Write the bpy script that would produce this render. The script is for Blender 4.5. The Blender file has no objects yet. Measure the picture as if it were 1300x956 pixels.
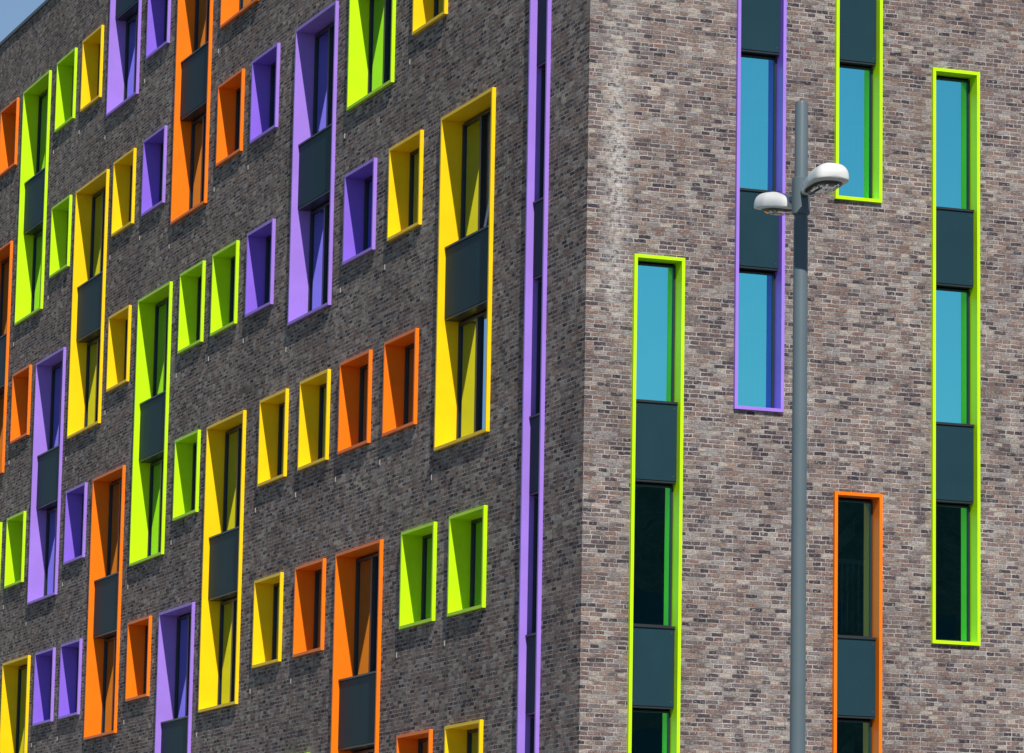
import bpy, bmesh, math, random
from mathutils import Vector, Matrix
random.seed(7)
sc=bpy.context.scene
sc.view_settings.view_transform='Standard'; sc.view_settings.look='None'; sc.view_settings.exposure=0
SUN_EL=math.radians(44); SUN_AZ=math.radians(180+9.5)

# ---------------------------------------------------------------- materials
def nt(name):
    m=bpy.data.materials.new(name); m.use_nodes=True; t=m.node_tree
    return m,t,t.nodes['Principled BSDF']
def N(t,ty,**k):
    n=t.nodes.new(ty)
    for a,b in k.items(): setattr(n,a,b)
    return n
def math_(t,op,a,b=None):
    n=N(t,'ShaderNodeMath',operation=op)
    for i,v in enumerate((a,b)):
        if v is None: continue
        if isinstance(v,(int,float)): n.inputs[i].default_value=v
        else: t.links.new(v,n.inputs[i])
    return n.outputs[0]
def mixc(t,f,a,b,bt='MIX'):
    n=N(t,'ShaderNodeMix',data_type='RGBA',blend_type=bt)
    for i,v in ((0,f),(6,a),(7,b)):
        if isinstance(v,(int,float)): n.inputs[i].default_value=v
        elif isinstance(v,tuple): n.inputs[i].default_value=v if len(v)==4 else v+(1,)
        else: t.links.new(v,n.inputs[i])
    return n.outputs[2]
def ramp(t,src,stops,interp='LINEAR'):
    r=N(t,'ShaderNodeValToRGB'); r.color_ramp.interpolation=interp
    e=r.color_ramp.elements
    while len(e)<len(stops): e.new(.5)
    for x,(p,c) in zip(e,stops): x.position=p; x.color=c if len(c)==4 else c+(1,)
    t.links.new(src,r.inputs[0]); return r.outputs[0]
def noise(t,vec,scale,detail=3,rough=.55):
    n=N(t,'ShaderNodeTexNoise'); n.inputs['Scale'].default_value=scale; n.inputs['Detail'].default_value=detail; n.inputs['Roughness'].default_value=rough
    t.links.new(vec,n.inputs['Vector']); return n
def brick_mat(name,stops,mortar,stain=True):
    m,t,b=nt(name)
    tc=N(t,'ShaderNodeTexCoord'); sp=N(t,'ShaderNodeSeparateXYZ'); t.links.new(tc.outputs['Object'],sp.inputs[0])
    u=math_(t,'ADD',sp.outputs[0],sp.outputs[1])
    cv=N(t,'ShaderNodeCombineXYZ'); t.links.new(u,cv.inputs[0]); t.links.new(sp.outputs[2],cv.inputs[1])
    w=noise(t,cv.outputs[0],9,2); ws=N(t,'ShaderNodeVectorMath',operation='SUBTRACT'); t.links.new(w.outputs['Color'],ws.inputs[0]); ws.inputs[1].default_value=(.5,.5,.5)
    wm=N(t,'ShaderNodeVectorMath',operation='SCALE'); t.links.new(ws.outputs[0],wm.inputs[0]); wm.inputs['Scale'].default_value=.024
    wa=N(t,'ShaderNodeVectorMath',operation='ADD'); t.links.new(cv.outputs[0],wa.inputs[0]); t.links.new(wm.outputs[0],wa.inputs[1])
    br=N(t,'ShaderNodeTexBrick'); t.links.new(wa.outputs[0],br.inputs['Vector'])
    br.offset=.37; br.offset_frequency=2; br.squash=.7; br.squash_frequency=3
    br.inputs['Scale'].default_value=1; br.inputs['Brick Width'].default_value=.185; br.inputs['Row Height'].default_value=.060
    br.inputs['Mortar Size'].default_value=.0085; br.inputs['Mortar Smooth'].default_value=.3; br.inputs['Bias'].default_value=0
    br.inputs['Color1'].default_value=(0,0,0,1); br.inputs['Color2'].default_value=(1,1,1,1); br.inputs['Mortar'].default_value=(.5,.5,.5,1)
    col=ramp(t,br.outputs['Color'],stops)
    big=noise(t,cv.outputs[0],.55,4); fine=noise(t,cv.outputs[0],45,3,.75); mid=noise(t,cv.outputs[0],5,3)
    spk=noise(t,cv.outputs[0],23,4,.8)
    col=mixc(t,1.0,col,ramp(t,fine.outputs['Fac'],[(.3,(.38,.38,.42)),(.5,(.92,.92,.93)),(.7,(1.55,1.52,1.5))]),'MULTIPLY')
    col=mixc(t,math_(t,'MULTIPLY',ramp(t,spk.outputs['Fac'],[(.56,(0,0,0)),(.65,(1,1,1))]),.65),col,(.52,.51,.50))
    mo=mixc(t,ramp(t,mid.outputs['Fac'],[(.35,(0,0,0)),(.65,(1,1,1))]),mortar,tuple(c*.36 for c in mortar))
    col=mixc(t,br.outputs['Fac'],col,mo)
    col=mixc(t,1.0,col,ramp(t,big.outputs['Fac'],[(.3,(.78,.77,.79)),(.7,(1.14,1.14,1.14))]),'MULTIPLY')
    if stain:
        mp=N(t,'ShaderNodeMapping'); mp.inputs['Scale'].default_value=(1.6,.45,1); t.links.new(cv.outputs[0],mp.inputs[0])
        s1=noise(t,mp.outputs[0],1.1,5,.65); s2=noise(t,cv.outputs[0],14,4,.75)
        k=math_(t,'MULTIPLY',ramp(t,s1.outputs['Fac'],[(.55,(0,0,0)),(.70,(1,1,1))]),ramp(t,s2.outputs['Fac'],[(.45,(0,0,0)),(.66,(1,1,1))]))
        dx=math_(t,'ABSOLUTE',math_(t,'SUBTRACT',sp.outputs[0],.42)); band=math_(t,'SUBTRACT',1,math_(t,'MINIMUM',math_(t,'MULTIPLY',dx,3.5),1))
        onx=math_(t,'GREATER_THAN',sp.outputs[0],.01)
        zf=math_(t,'SUBTRACT',1,math_(t,'MINIMUM',math_(t,'MULTIPLY',math_(t,'ABSOLUTE',math_(t,'SUBTRACT',sp.outputs[2],13.2)),.33),1))
        k2=math_(t,'MULTIPLY',math_(t,'MULTIPLY',math_(t,'MULTIPLY',band,onx),zf),ramp(t,s2.outputs['Fac'],[(.42,(0,0,0)),(.56,(1,1,1))]))
        k=math_(t,'MINIMUM',math_(t,'ADD',math_(t,'MULTIPLY',k,.45),math_(t,'MULTIPLY',k2,.8)),.85)
        col=mixc(t,k,col,(.62,.60,.57))
    t.links.new(col,b.inputs['Base Color']); b.inputs['Roughness'].default_value=.95
    b.inputs['Specular IOR Level'].default_value=.04
    h=math_(t,'SUBTRACT',math_(t,'ADD',math_(t,'MULTIPLY',fine.outputs['Fac'],.7),math_(t,'MULTIPLY',br.outputs['Color'],.6)),math_(t,'MULTIPLY',br.outputs['Fac'],1.3))
    bp=N(t,'ShaderNodeBump'); bp.inputs['Strength'].default_value=1.0; bp.inputs['Distance'].default_value=.015
    t.links.new(h,bp.inputs['Height']); t.links.new(bp.outputs[0],b.inputs['Normal'])
    return m
M={}
M['brick']=brick_mat('clinker_brick',[(0,(.055,.045,.055)),(.2,(.12,.09,.093)),(.4,(.23,.148,.12)),(.55,(.155,.125,.128)),(.72,(.30,.213,.17)),(.86,(.235,.215,.213)),(1,(.42,.35,.29))],(.46,.43,.40))
M['brick2']=brick_mat('dark_brick',[(0,(.05,.04,.04)),(.5,(.09,.06,.05)),(1,(.14,.1,.09))],(.12,.11,.1),False)
def paint(name,col,rough=.42,var=.06,spec=.2):
    m,t,b=nt(name); tc=N(t,'ShaderNodeTexCoord'); n=noise(t,tc.outputs['Object'],1.7,5,.6)
    c=mixc(t,1.0,col,ramp(t,n.outputs['Fac'],[(.3,(1-var*1.6,)*3),(.7,(1+var*.5,)*3)]),'MULTIPLY')
    t.links.new(c,b.inputs['Base Color']); b.inputs['Roughness'].default_value=rough; b.inputs['Specular IOR Level'].default_value=spec
    n2=noise(t,tc.outputs['Object'],6,2); bp=N(t,'ShaderNodeBump'); bp.inputs['Strength'].default_value=.12; bp.inputs['Distance'].default_value=.004
    t.links.new(n2.outputs['Fac'],bp.inputs['Height']); t.links.new(bp.outputs[0],b.inputs['Normal'])
    return m
M['Y']=paint('yellow_enamel',(.98,.62,.002)); M['O']=paint('orange_enamel',(.95,.19,.003))
M['L']=paint('lime_enamel',(.53,.86,.003)); M['P']=paint('lilac_enamel',(.35,.20,.72)); M['V']=paint('violet_enamel',(.25,.13,.70))
M['dark']=paint('anthracite_aluminium',(.03,.035,.04),.35)
M['grey']=paint('painted_steel_grey',(.11,.145,.165),.4); M['coping']=paint('roof_coping_metal',(.10,.10,.11),.4)
M['white']=paint('white_lamp_shell',(.72,.72,.70),.3,spec=.5); M['rail']=paint('white_railing',(.85,.85,.85),.5)
M['inner']=paint('plaster_interior',(.13,.13,.125),.9); M['curtain']=paint('curtain_cloth',(.6,.57,.5),.95)
M['spandrel']=paint('spandrel_panel',(.016,.046,.062),.5,spec=.05)
M['vent']=paint('weep_vent',(.33,.33,.33),.6); M['fix']=paint('panel_fixing',(.06,.07,.08),.5)
def glass(name,tint,refl,trans,bump=.02,fk=.8):
    m,t,b=nt(name); t.nodes.remove(b); out=t.nodes['Material Output']
    tc=N(t,'ShaderNodeTexCoord'); n=noise(t,tc.outputs['Object'],1.3,1); bp=N(t,'ShaderNodeBump'); bp.inputs['Strength'].default_value=bump; bp.inputs['Distance'].default_value=.05
    t.links.new(n.outputs['Fac'],bp.inputs['Height'])
    g=N(t,'ShaderNodeBsdfGlossy'); g.inputs['Color'].default_value=tint+(1,); g.inputs['Roughness'].default_value=.012; t.links.new(bp.outputs[0],g.inputs['Normal'])
    tr=N(t,'ShaderNodeBsdfTransparent'); tr.inputs['Color'].default_value=trans+(1,)
    fr=N(t,'ShaderNodeFresnel'); fr.inputs['IOR'].default_value=1.5
    f=math_(t,'MINIMUM',math_(t,'ADD',math_(t,'MULTIPLY',fr.outputs[0],fk),refl),1)
    mx=N(t,'ShaderNodeMixShader'); t.links.new(f,mx.inputs[0]); t.links.new(tr.outputs[0],mx.inputs[1]); t.links.new(g.outputs[0],mx.inputs[2])
    t.links.new(mx.outputs[0],out.inputs[0]); return m
M['glassR']=glass('solar_glass',(.24,.96,.97),.72,(.55,.75,.75),.035)
M['glassL']=glass('window_glass',(.42,.62,.82),.33,(.45,.58,.62),.03)
M['lens']=glass('lamp_lens',(.8,.8,.8),.15,(.85,.85,.85))
def simple(name,stops,scale,rough=.9,bump=.3):
    m,t,b=nt(name); tc=N(t,'ShaderNodeTexCoord'); n=noise(t,tc.outputs['Object'],scale,6,.65)
    t.links.new(ramp(t,n.outputs['Fac'],stops),b.inputs['Base Color']); b.inputs['Roughness'].default_value=rough
    bp=N(t,'ShaderNodeBump'); bp.inputs['Strength'].default_value=bump; bp.inputs['Distance'].default_value=.01; t.links.new(n.outputs['Fac'],bp.inputs['Height']); t.links.new(bp.outputs[0],b.inputs['Normal'])
    return m
M['ground']=simple('ground_grass',[(.3,(.04,.06,.025)),(.7,(.09,.11,.05))],3)
M['asphalt']=simple('asphalt',[(.3,(.04,.04,.042)),(.7,(.065,.065,.065))],20)
M['kerb']=simple('kerb_concrete',[(.3,(.25,.25,.24)),(.7,(.35,.34,.33))],9)
M['mark']=simple('road_paint',[(.3,(.7,.7,.68)),(.7,(.82,.82,.8))],15)
m,t,b=nt('paving'); tc=N(t,'ShaderNodeTexCoord'); br=N(t,'ShaderNodeTexBrick'); t.links.new(tc.outputs['Object'],br.inputs['Vector'])
br.inputs['Scale'].default_value=1; br.inputs['Brick Width'].default_value=.3; br.inputs['Row Height'].default_value=.3; br.inputs['Mortar Size'].default_value=.006
br.inputs['Color1'].default_value=(.2,.2,.19,1); br.inputs['Color2'].default_value=(.28,.27,.26,1); br.inputs['Mortar'].default_value=(.08,.08,.08,1)
t.links.new(br.outputs['Color'],b.inputs['Base Color']); b.inputs['Roughness'].default_value=.9; M['paving']=m

# ---------------------------------------------------------------- helpers
def empty(name,loc=(0,0,0)):
    o=bpy.data.objects.new(name,None); o.location=loc; sc.collection.objects.link(o); return o
class MB:
    def __init__(s): s.v=[];s.f=[];s.mi=[];s.mats=[]
    def m(s,k):
        if k not in s.mats: s.mats.append(k)
        return s.mats.index(k)
    def quad(s,ps,k):
        i=len(s.v); s.v+=[tuple(p) for p in ps]; s.f.append(tuple(range(i,i+len(ps)))); s.mi.append(s.m(k))
    def box(s,P,u1,u2,z1,z2,d1,d2,k):
        c=[[ [P(u,z,d) for d in (d1,d2)] for z in (z1,z2)] for u in (u1,u2)]
        i=len(s.v)
        for a in c:
            for b_ in a:
                for p in b_: s.v.append(tuple(p))
        for q in ((0,1,3,2),(4,6,7,5),(0,4,5,1),(2,3,7,6),(0,2,6,4),(1,5,7,3)):
            s.f.append(tuple(i+j for j in q)); s.mi.append(s.m(k))
    def obj(s,name,parent,recalc=True,smooth=False):
        me=bpy.data.meshes.new(name); me.from_pydata(s.v,[],s.f)
        for k in s.mats: me.materials.append(M[k])
        for p,i in zip(me.polygons,s.mi): p.material_index=i; p.use_smooth=smooth
        if recalc:
            bm=bmesh.new(); bm.from_mesh(me); bmesh.ops.recalc_face_normals(bm,faces=bm.faces); bm.to_mesh(me); bm.free()
        me.update()
        o=bpy.data.objects.new(name,me); sc.collection.objects.link(o)
        if parent: o.parent=parent
        return o
PL=lambda u,z,d:(d,u,z)     # long (west) facade, plane x=0
PR=lambda u,z,d:(u,d,z)     # end (south) facade, plane y=0

# ---------------------------------------------------------------- window schedule
SW=1.47
small=[]
def S(k,l):
    for u,c in l: small.append((u,u+SW,7.52+3*k,8.96+3*k,'V' if c=='P' else c,'s'))
S(0,[(3.67,'L'),(5.79,'L'),(11.02,'O'),(13.26,'Y'),(21.19,'O'),(26.12,'P'),(28.18,'P'),(36.2,'L')])
S(1,[(6.79,'O'),(8.96,'O'),(11.03,'Y'),(13.24,'Y'),(18.38,'L'),(26.15,'P'),(31.05,'L'),(33.12,'L'),(38.0,'Y')])
S(2,[(6.77,'Y'),(8.95,'P'),(14.25,'P'),(16.34,'L'),(18.40,'L'),(23.33,'Y'),(31.03,'O'),(36.4,'P')])
S(3,[(5.80,'Y'),(14.26,'P'),(16.31,'O'),(21.22,'P'),(23.36,'Y'),(28.18,'L'),(38.2,'O')])
S(4,[(3.7,'O'),(5.85,'L'),(21.25,'P'),(26.12,'Y'),(28.18,'L'),(33.05,'O'),(35.3,'Y')])
S(-1,[(3.67,'Y'),(5.79,'O'),(11.6,'L'),(13.7,'P'),(16.2,'L'),(23.4,'O'),(26.12,'Y'),(33.3,'L')])
tall=[(3.65,5.86,10,14.95,'Y'),(8.22,10.40,16,20.95,'L'),(11.10,13.25,13,17.95,'P'),(18.43,20.62,16,20.95,'O'),
(15.57,17.77,19,21.98,'O'),(23.34,25.53,19,21.98,'P'),(30.28,32.5,16,20.95,'L'),(25.32,27.7,13,17.93,'Y'),(33.13,35.35,13,17.9,'O'),
(20.52,22.70,10,14.94,'L'),(28.22,30.48,10,14.9,'P'),(15.63,17.84,7,11.93,'Y'),(23.37,25.58,7,11.95,'O'),
(8.22,10.40,4,8.96,'O'),(18.40,20.55,4,8.95,'P'),(30.22,32.4,4,8.97,'Y'),(38,40.2,4,8.95,'O'),(40.5,42.6,13,17.95,'P'),(36,38.2,19,21.98,'L'),(41,43.2,7,11.95,'L')]
left=small+[w+('t',) for w in tall]+[(1.47,2.20,4,20.95,'P','n')]
right=[(.67,1.40,4,11.96,'L','n'),(2.14,2.86,9.97,17.95,'P','n'),(3.61,4.31,12.97,17.95,'L','n'),(5.08,5.80,6.97,14.95,'L','n'),(3.62,4.33,4,8.95,'O','n'),
(6.64,7.36,7,11.95,'P','n'),(8.1,8.82,4,8.95,'L','n'),(8.1,8.82,13,17.95,'O','n'),(9.6,10.3,10,14.95,'P','n'),(11.1,11.8,4,11.95,'L','n'),(.67,1.4,16.97,20.95,'O','n')]
LEN,WID,TOP=46.0,14.0,22.5

building=empty('apartment_building')
def wall(name,P,L,holes,flip):
    us=sorted({0,L}|{round(h[i],4) for h in holes for i in (0,1)}); zs=sorted({0,TOP}|{round(h[i],4) for h in holes for i in (2,3)})
    mb=MB()
    for a,b_ in zip(us,us[1:]):
        for c,d in zip(zs,zs[1:]):
            um,zm=(a+b_)/2,(c+d)/2
            if any(h[0]<um<h[1] and h[2]<zm<h[3] for h in holes): continue
            q=[P(a,c,0),P(b_,c,0),P(b_,d,0),P(a,d,0)]
            mb.quad(q[::-1] if flip else q,'brick')
    return mb.obj(name,building,recalc=False)
wall('west_brick_wall',PL,LEN,left,True); wall('south_brick_wall',PR,WID,right,False)
mb=MB()
mb.quad([(WID,0,0),(WID,LEN,0),(WID,LEN,TOP),(WID,0,TOP)],'brick'); mb.quad([(WID,LEN,0),(0,LEN,0),(0,LEN,TOP),(WID,LEN,TOP)],'brick'); mb.obj('rear_brick_walls',building,recalc=False)
mb=MB(); mb.quad([(0.05,0.05,TOP-.15),(WID-.05,.05,TOP-.15),(WID-.05,LEN-.05,TOP-.15),(.05,LEN-.05,TOP-.15)],'coping'); mb.obj('flat_roof',building,recalc=False)
mb=MB(); G=lambda u,z,d:(u,d,z)
mb.box(G,-.035,.3,TOP,TOP+.07,-.035,LEN+.03,'coping'); mb.box(G,.302,WID+.03,TOP,TOP+.07,-.035,.3,'coping'); mb.box(G,WID-.3,WID+.03,TOP,TOP+.07,.302,LEN+.03,'coping'); mb.box(G,.302,WID-.302,TOP,TOP+.07,LEN-.3,LEN+.03,'coping')
mb.obj('roof_coping',building)
mb=MB()
for k in range(0,8):
    z=1+3*k
    mb.box(G,.42,WID-.4,z-.32,z-.02,.42,LEN-.4,'inner')
mb.box(G,2.6,2.75,0.01,TOP-.3,2.6,LEN-1,'inner'); mb.box(G,2.752,WID-1,0.01,TOP-.3,2.6,2.75,'inner')
mb.obj('floor_slabs',building)

def window(i,w,P,side):
    u1,u2,z1,z2,c,ty=w
    mb=MB(); lip=.045; out=-.055; D=.27 if ty!='n' else (.165 if side=='R' else .125)
    gk='glassL' if side=='L' else 'glassR'
    ck='V' if (c=='P' and ty=='n' and side=='R') else c      # reveal sheet
    a1,a2,b1,b2=u1+lip,u2-lip,z1+lip,z2-lip
    fl='P' if c=='V' else c
    for (p,q,r,s) in (((u1,z1),(u2,z1),(a2,b1),(a1,b1)),((u2,z1),(u2,z2),(a2,b2),(a2,b1)),((u2,z2),(u1,z2),(a1,b2),(a2,b2)),((u1,z2),(u1,z1),(a1,b1),(a1,b2))):
        mb.quad([P(*p,out),P(*q,out),P(*r,out),P(*s,out)],fl)
    R=[(u1,z1),(u2,z1),(u2,z2),(u1,z2)]; I=[(a1,b1),(a2,b1),(a2,b2),(a1,b2)]
    for j in range(4):
        p,q=R[j],R[(j+1)%4]; mb.quad([P(*p,out),P(*p,.03),P(*q,.03),P(*q,out)],fl)
        p,q=I[j],I[(j+1)%4]; mb.quad([P(*p,out),P(*q,out),P(*q,D+.06),P(*p,D+.06)],ck)
    mb.obj('surround_%d'%i,building)
    mb=MB(); gl=MB()
    floors=[1+3*k for k in range(8)]
    if ty=='s': bays=[(b1,b2)]; sp=[]
    else:
        bays=[];sp=[]
        for f in floors:
            lo=max(f,b1); hi=min(f+1.93,b2)
            if hi-lo>.5: bays.append((lo,hi))
            s1,s2=max(f+1.95,b1),min(f+3,b2)
            if s2-s1>.3: sp.append((s1,s2))
    for s1,s2 in sp:
        mb.box(P,a1+.006,a2-.006,s1,s2-.02,.05,D+.05,'spandrel')
        mb.box(P,a1+.004,a2-.004,s2-.018,s2+.012,.03,D+.05,'dark')
        mb.box(P,a1+.004,a2-.004,s1-.03,s1-.002,.06,D+.05,'dark')
        for x in (a1+.05,a2-.05):
            for z in (s1+.06,s2-.08): mb.box(P,x-.009,x+.009,z-.009,z+.009,.046,.052,'fix')
    for (g1,g2) in bays:
        t=.045 if ty!='n' else .022; g1+=.014; g2-=.032 if ty!='s' else 0.002; A1,A2=a1+.003,a2-.003
        mb.box(P,A1,A1+t,g1,g2,D,D+.07,'dark'); mb.box(P,A2-t,A2,g1,g2,D,D+.07,'dark')
        mb.box(P,A1+t,A2-t,g1,g1+t,D+.001,D+.07,'dark'); mb.box(P,A1+t,A2-t,g2-t,g2,D+.001,D+.07,'dark')
        gx=[A1+t,A2-t]
        if ty=='t':
            mx=A1+(A2-A1)*.60; mb.box(P,mx-.04,mx+.04,g1+t,g2-t,D-.02,D+.07,'dark'); gx=[A1+t,mx-.04,mx+.04,A2-t]
        for j in range(0,len(gx),2):
            x1,x2=gx[j],gx[j+1]
            tilt=(side=='L' and ty=='t' and abs(u1-3.65)<.01 and g1>12.5 and j==0)
            dt=.30 if tilt else 0
            y1,y2=g1+t,g2-t
            gl.quad([P(x1,y1,D+.03),P(x2,y1,D+.03),P(x2,y2,D+.03+dt),P(x1,y2,D+.03+dt)],gk)
            if tilt:
                for (xa,xb) in ((x1,x1+.07),(x2-.07,x2)):
                    for dd in (0,.05):
                        mb.quad([P(xa,y1,D+.02+dd),P(xb,y1,D+.02+dd),P(xb,y2,D+.02+dt+dd),P(xa,y2,D+.02+dt+dd)],'rail')
                    for xx in (xa,xb): mb.quad([P(xx,y1,D+.02),P(xx,y1,D+.07),P(xx,y2,D+.07+dt),P(xx,y2,D+.02+dt)],'rail')
        if side=='L' and ty!='n' and random.random()<.65:
            w0=random.uniform(.25,.55)*(A2-A1); s=A1+t if random.random()<.35 else A2-t-w0; n=int(w0/.05); pts=[(s+w0*q/n,D+.11+.02*math.sin(q*2.2+random.random())) for q in range(n+1)]
            for (p,q) in zip(pts,pts[1:]): mb.quad([P(p[0],g1,p[1]),P(q[0],g1,q[1]),P(q[0],g2,q[1]),P(p[0],g2,p[1])],'curtain')
    if side=='R' and (c in 'PO' or abs(u1-3.61)<.02):
        for (g1,g2) in bays:
            mb.box(P,a1+.05,a2-.05,g1+1.02,g1+1.08,D+.12,D+.16,'rail')
            n=7
            for q in range(n):
                x=a1+.06+(a2-a1-.12)*q/(n-1); mb.box(P,x-.012,x+.012,g1+.1,g1+1.019,D+.13,D+.15,'rail')
            mb.quad([P(a1+.05,g1+.9,D+.45),P(a2-.05,g1+1.45,D+.45),P(a2-.05,g1+1.7,D+.45),P(a1+.05,g1+1.15,D+.45)],'rail')
    mb.obj('window_frame_%d'%i,building); gl.obj('glazing_%d'%i,building,recalc=False)
for i,w in enumerate(left): window(i,w,PL,'L')
for i,w in enumerate(right): window(100+i,w,PR,'R')
mb=MB()
for w in left:
    if w[5]=='n': continue
    for u in (w[1]+.22,):
        z=w[2]-.40
        if any(h[0]-.1<u<h[1]+.1 and h[2]-.15<z<h[3]+.15 for h in left) or u<.3: continue
        mb.box(PL,u-.01,u+.01,z,z+.08,-.012,.01,'vent')
mb.obj('weep_vents',building)

# ---------------------------------------------------------------- street lamp
lamp=empty('street_lamp',(-5.19,-18.41,0))
def lathe(name,prof,mat,parent,seg=40,loc=(0,0,0)):
    mb=MB(); ring=[]
    for r,z in prof: ring.append([(r*math.cos(2*math.pi*i/seg),r*math.sin(2*math.pi*i/seg),z) for i in range(seg)])
    for a,b_ in zip(ring,ring[1:]):
        for i in range(seg): mb.quad([a[i],a[(i+1)%seg],b_[(i+1)%seg],b_[i]],mat)
    o=mb.obj(name,parent,recalc=False); bm=bmesh.new(); bm.from_mesh(o.data); bmesh.ops.remove_doubles(bm,verts=bm.verts,dist=1e-5); bmesh.ops.recalc_face_normals(bm,faces=bm.faces)
    for f in bm.faces: f.smooth=True
    bm.to_mesh(o.data); bm.free(); o.location=loc
    md=o.modifiers.new('e','EDGE_SPLIT'); md.split_angle=math.radians(35); return o
lathe('pole',[(.09,0),(.09,1.2),(.075,1.25),(.066,4.5),(.062,8.6),(.058,8.62),(.056,9.62),(.05,9.64),(0,9.645)],'grey',lamp)
lathe('base_flange',[(0,0.001),(.17,0.001),(.17,.03),(.1,.05),(.092,.05)],'grey',lamp)
lathe('collar',[(.062,8.64),(.078,8.65),(.078,8.96),(.062,8.97)],'grey',lamp)
mb=MB(); mb.box(G,-.04,.04,.6,1.0,-.097,-.08,'grey'); mb.obj('service_door',lamp)
def tube(name,p,q,r,mat):
    p,q=Vector(p),Vector(q); d=q-p; me=bpy.data.meshes.new(name); bm=bmesh.new(); bmesh.ops.create_cone(bm,cap_ends=True,segments=24,radius1=r,radius2=r*.9,depth=d.length)
    for f in bm.faces: f.smooth=len(f.verts)==4
    bm.to_mesh(me); bm.free(); me.materials.append(M[mat]); o=bpy.data.objects.new(name,me); sc.collection.objects.link(o); o.parent=lamp
    o.location=(p+q)/2; o.rotation_euler=d.to_track_quat('Z','Y').to_euler()
def pod(tag,sgn):
    sh=0.07 if sgn<0 else .04; dz=-.045 if sgn<0 else -.045
    ax=-.02 if sgn<0 else .05; tl=.05 if sgn<0 else .09
    zc=8.86+dz
    tube('arm_'+tag,(0,sgn*.05,8.82),(ax,sgn*(.40-sh),8.87+dz),.036,'grey')
    n=24; seg=40; sec=[]
    L0,L1=.27-sh,(.84 if sgn<0 else .90)-sh; c0=(L0+L1)/2+.02
    for i in range(n+1):
        s=i/n; y=L0+(L1-L0)*s
        e=max(0,1-abs(2*s-1)**9)**.5
        wd=.155*e*(.5+.5*min(1,s*1.8)**.8); ht=.13*e*(.55+.45*min(1,s*1.6))
        tip=zc+tl*(s-.4)
        r=[]
        for j in range(seg):
            a=2*math.pi*j/seg; ca,sa=math.cos(a),math.sin(a)
            r.append((ax+wd*math.copysign(abs(ca)**.75,ca),sgn*y,tip+(ht*abs(sa)**.85 if sa>0 else -.035*e*abs(sa)**.3)))
        sec.append(r)
    mb=MB()
    for a,b_ in zip(sec,sec[1:]):
        for j in range(seg): mb.quad([a[j],a[(j+1)%seg],b_[(j+1)%seg],b_[j]],'white')
    o=mb.obj('luminaire_'+tag,lamp,recalc=False); bm=bmesh.new(); bm.from_mesh(o.data); bmesh.ops.remove_doubles(bm,verts=bm.verts,dist=1e-4); bmesh.ops.recalc_face_normals(bm,faces=bm.faces)
    for f in bm.faces: f.smooth=True
    bm.to_mesh(o.data); bm.free()
    md=o.modifiers.new('e','EDGE_SPLIT'); md.split_angle=math.radians(50)
    for nm,mat,rx,ry,z0,hh in (('gasket_','dark',.128,.21,-.034,.012),('lens_','lens',.105,.185,-.047,.035)):
        mb=MB(); K=5; rings=[]
        for q in range(K+1):
            f=q/K; rr=math.cos(f*math.pi/2); ring=[]
            for j in range(32):
                th=2*math.pi*j/32; yy=c0+ry*rr*math.copysign(abs(math.sin(th))**.7,math.sin(th)); s=(yy-L0)/(L1-L0)
                ring.append((ax+rx*rr*math.copysign(abs(math.cos(th))**.7,math.cos(th)),sgn*yy,zc+tl*(s-.4)+z0-hh*math.sin(f*math.pi/2)))
            rings.append(ring)
        for a,b_ in zip(rings,rings[1:]):
            for j in range(32): mb.quad([a[j],a[(j+1)%32],b_[(j+1)%32],b_[j]],mat)
        mb.obj(nm+tag,lamp,smooth=True)
pod('near',-1); pod('far',1)

# ---------------------------------------------------------------- ground and street
def sheet(name,x1,x2,y1,y2,z,mat):
    mb=MB(); mb.quad([(x1,y1,z),(x2,y1,z),(x2,y2,z),(x1,y2,z)],mat); return mb.obj(name,None,recalc=False)
sheet('ground',-1500,1500,-1500,1500,-.16,'ground')
def slab(name,x1,x2,y1,y2,z1,z2,mat):
    mb=MB(); mb.box(G,x1,x2,z1,z2,y1,y2,mat); return mb.obj(name,None)
slab('pavement',-11,60,-20,60,-.155,-.004,'paving')
slab('kerb',-11.15,60,-20.15,-20.002,-.155,.0,'kerb'); 
sheet('road',-200,200,-44,-20.2,-.15,'asphalt')
for i in range(-12,13):
    sheet('road_marking',i*8,i*8+3,-32.1,-31.95,-.146,'mark')
slab('pavement',-200,200,-70,-44.15,-.155,-.02,'paving'); slab('kerb',-200,200,-44.148,-44.0,-.155,-.0,'kerb')

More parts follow.
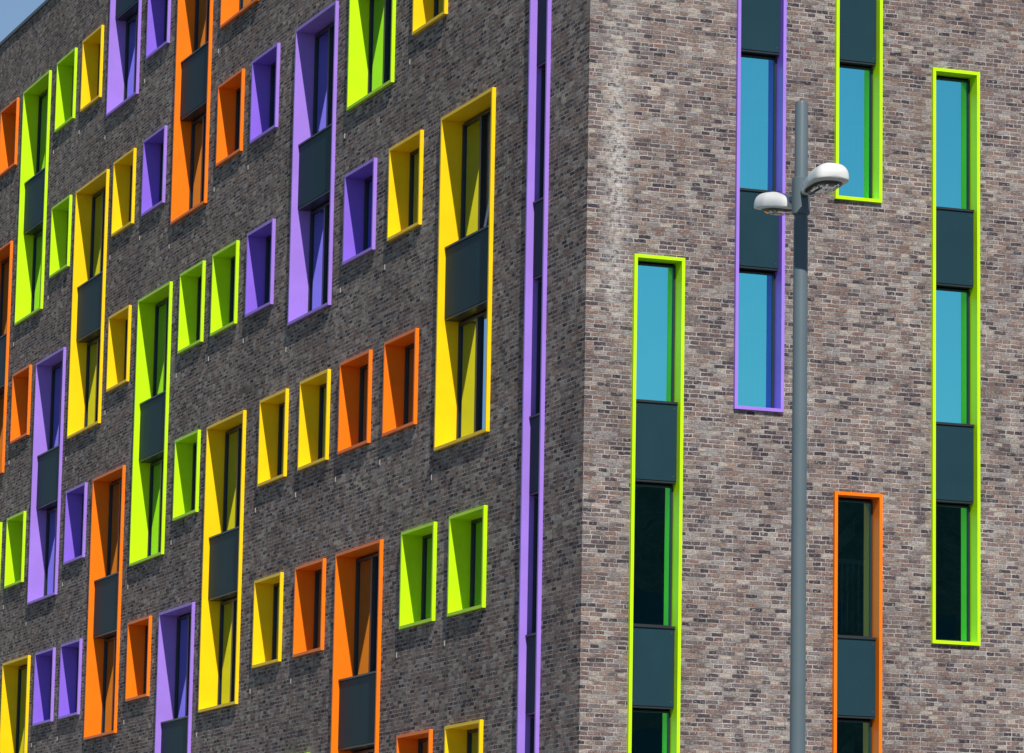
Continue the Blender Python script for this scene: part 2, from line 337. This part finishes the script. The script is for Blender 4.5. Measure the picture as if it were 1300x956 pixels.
def block(x1,x2,h,y=-122):
    b_=empty('office_building',(0,0,0)); mb=MB(); mb.box(G,x1,x2,-.1,h,y-14,y,'brick2'); mb.obj('walls',b_)
    mb=MB(); 
    nz=int((h-2)/3.1); x=x1+1.2
    while x<x2-2.2:
        for k in range(nz): mb.box(G,x,x+1.6,1+3.1*k,2.8+3.1*k,y-.02,y+.03,'spandrel')
        x+=2.9
    mb.obj('windows',b_); mb=MB(); mb.box(G,x1-.1,x2+.1,h,h+.3,y-14.1,y+.15,'coping'); mb.obj('parapet',b_)
block(10,48,24.5); block(49,74,26.5); block(75,115,25.5)

# ---------------------------------------------------------------- light
w=bpy.data.worlds.new('World'); sc.world=w; w.use_nodes=True; t=w.node_tree
sk=N(t,'ShaderNodeTexSky',sky_type='NISHITA'); sk.sun_disc=False; sk.sun_elevation=SUN_EL; sk.sun_rotation=SUN_AZ; sk.air_density=1.0; sk.dust_density=0; sk.ozone_density=2.5
bg=t.nodes['Background']; bg.inputs[1].default_value=.09; t.links.new(sk.outputs[0],bg.inputs[0])
sd=bpy.data.lights.new('sun','SUN'); sd.energy=5.0; sd.angle=math.radians(.5); sd.color=(1,.955,.88)
so=bpy.data.objects.new('sun',sd); sc.collection.objects.link(so)
sv=Vector((math.sin(SUN_AZ)*math.cos(SUN_EL),math.cos(SUN_AZ)*math.cos(SUN_EL),math.sin(SUN_EL)))
so.rotation_euler=sv.to_track_quat('Z','Y').to_euler(); so.location=(-20,-40,40)

# ---------------------------------------------------------------- camera
psi,pit,rol=.35323,.16717,.01816
F=Vector((math.cos(pit)*math.sin(psi),math.cos(pit)*math.cos(psi),math.sin(pit))); R0=Vector((math.cos(psi),-math.sin(psi),0)); U0=R0.cross(F)
R=R0*math.cos(rol)+U0*math.sin(rol); U=U0*math.cos(rol)-R0*math.sin(rol)
cd=bpy.data.cameras.new('camera'); co=bpy.data.objects.new('camera',cd); sc.collection.objects.link(co)
mt=Matrix((R,U,-F)).transposed().to_4x4(); mt.translation=Vector((-19.584,-50.314,1.6)); co.matrix_world=mt
cd.sensor_width=36; cd.lens=5245.07/1300*36; cd.shift_y=-44.5/1300; cd.clip_start=.5; cd.clip_end=4000
sc.camera=co
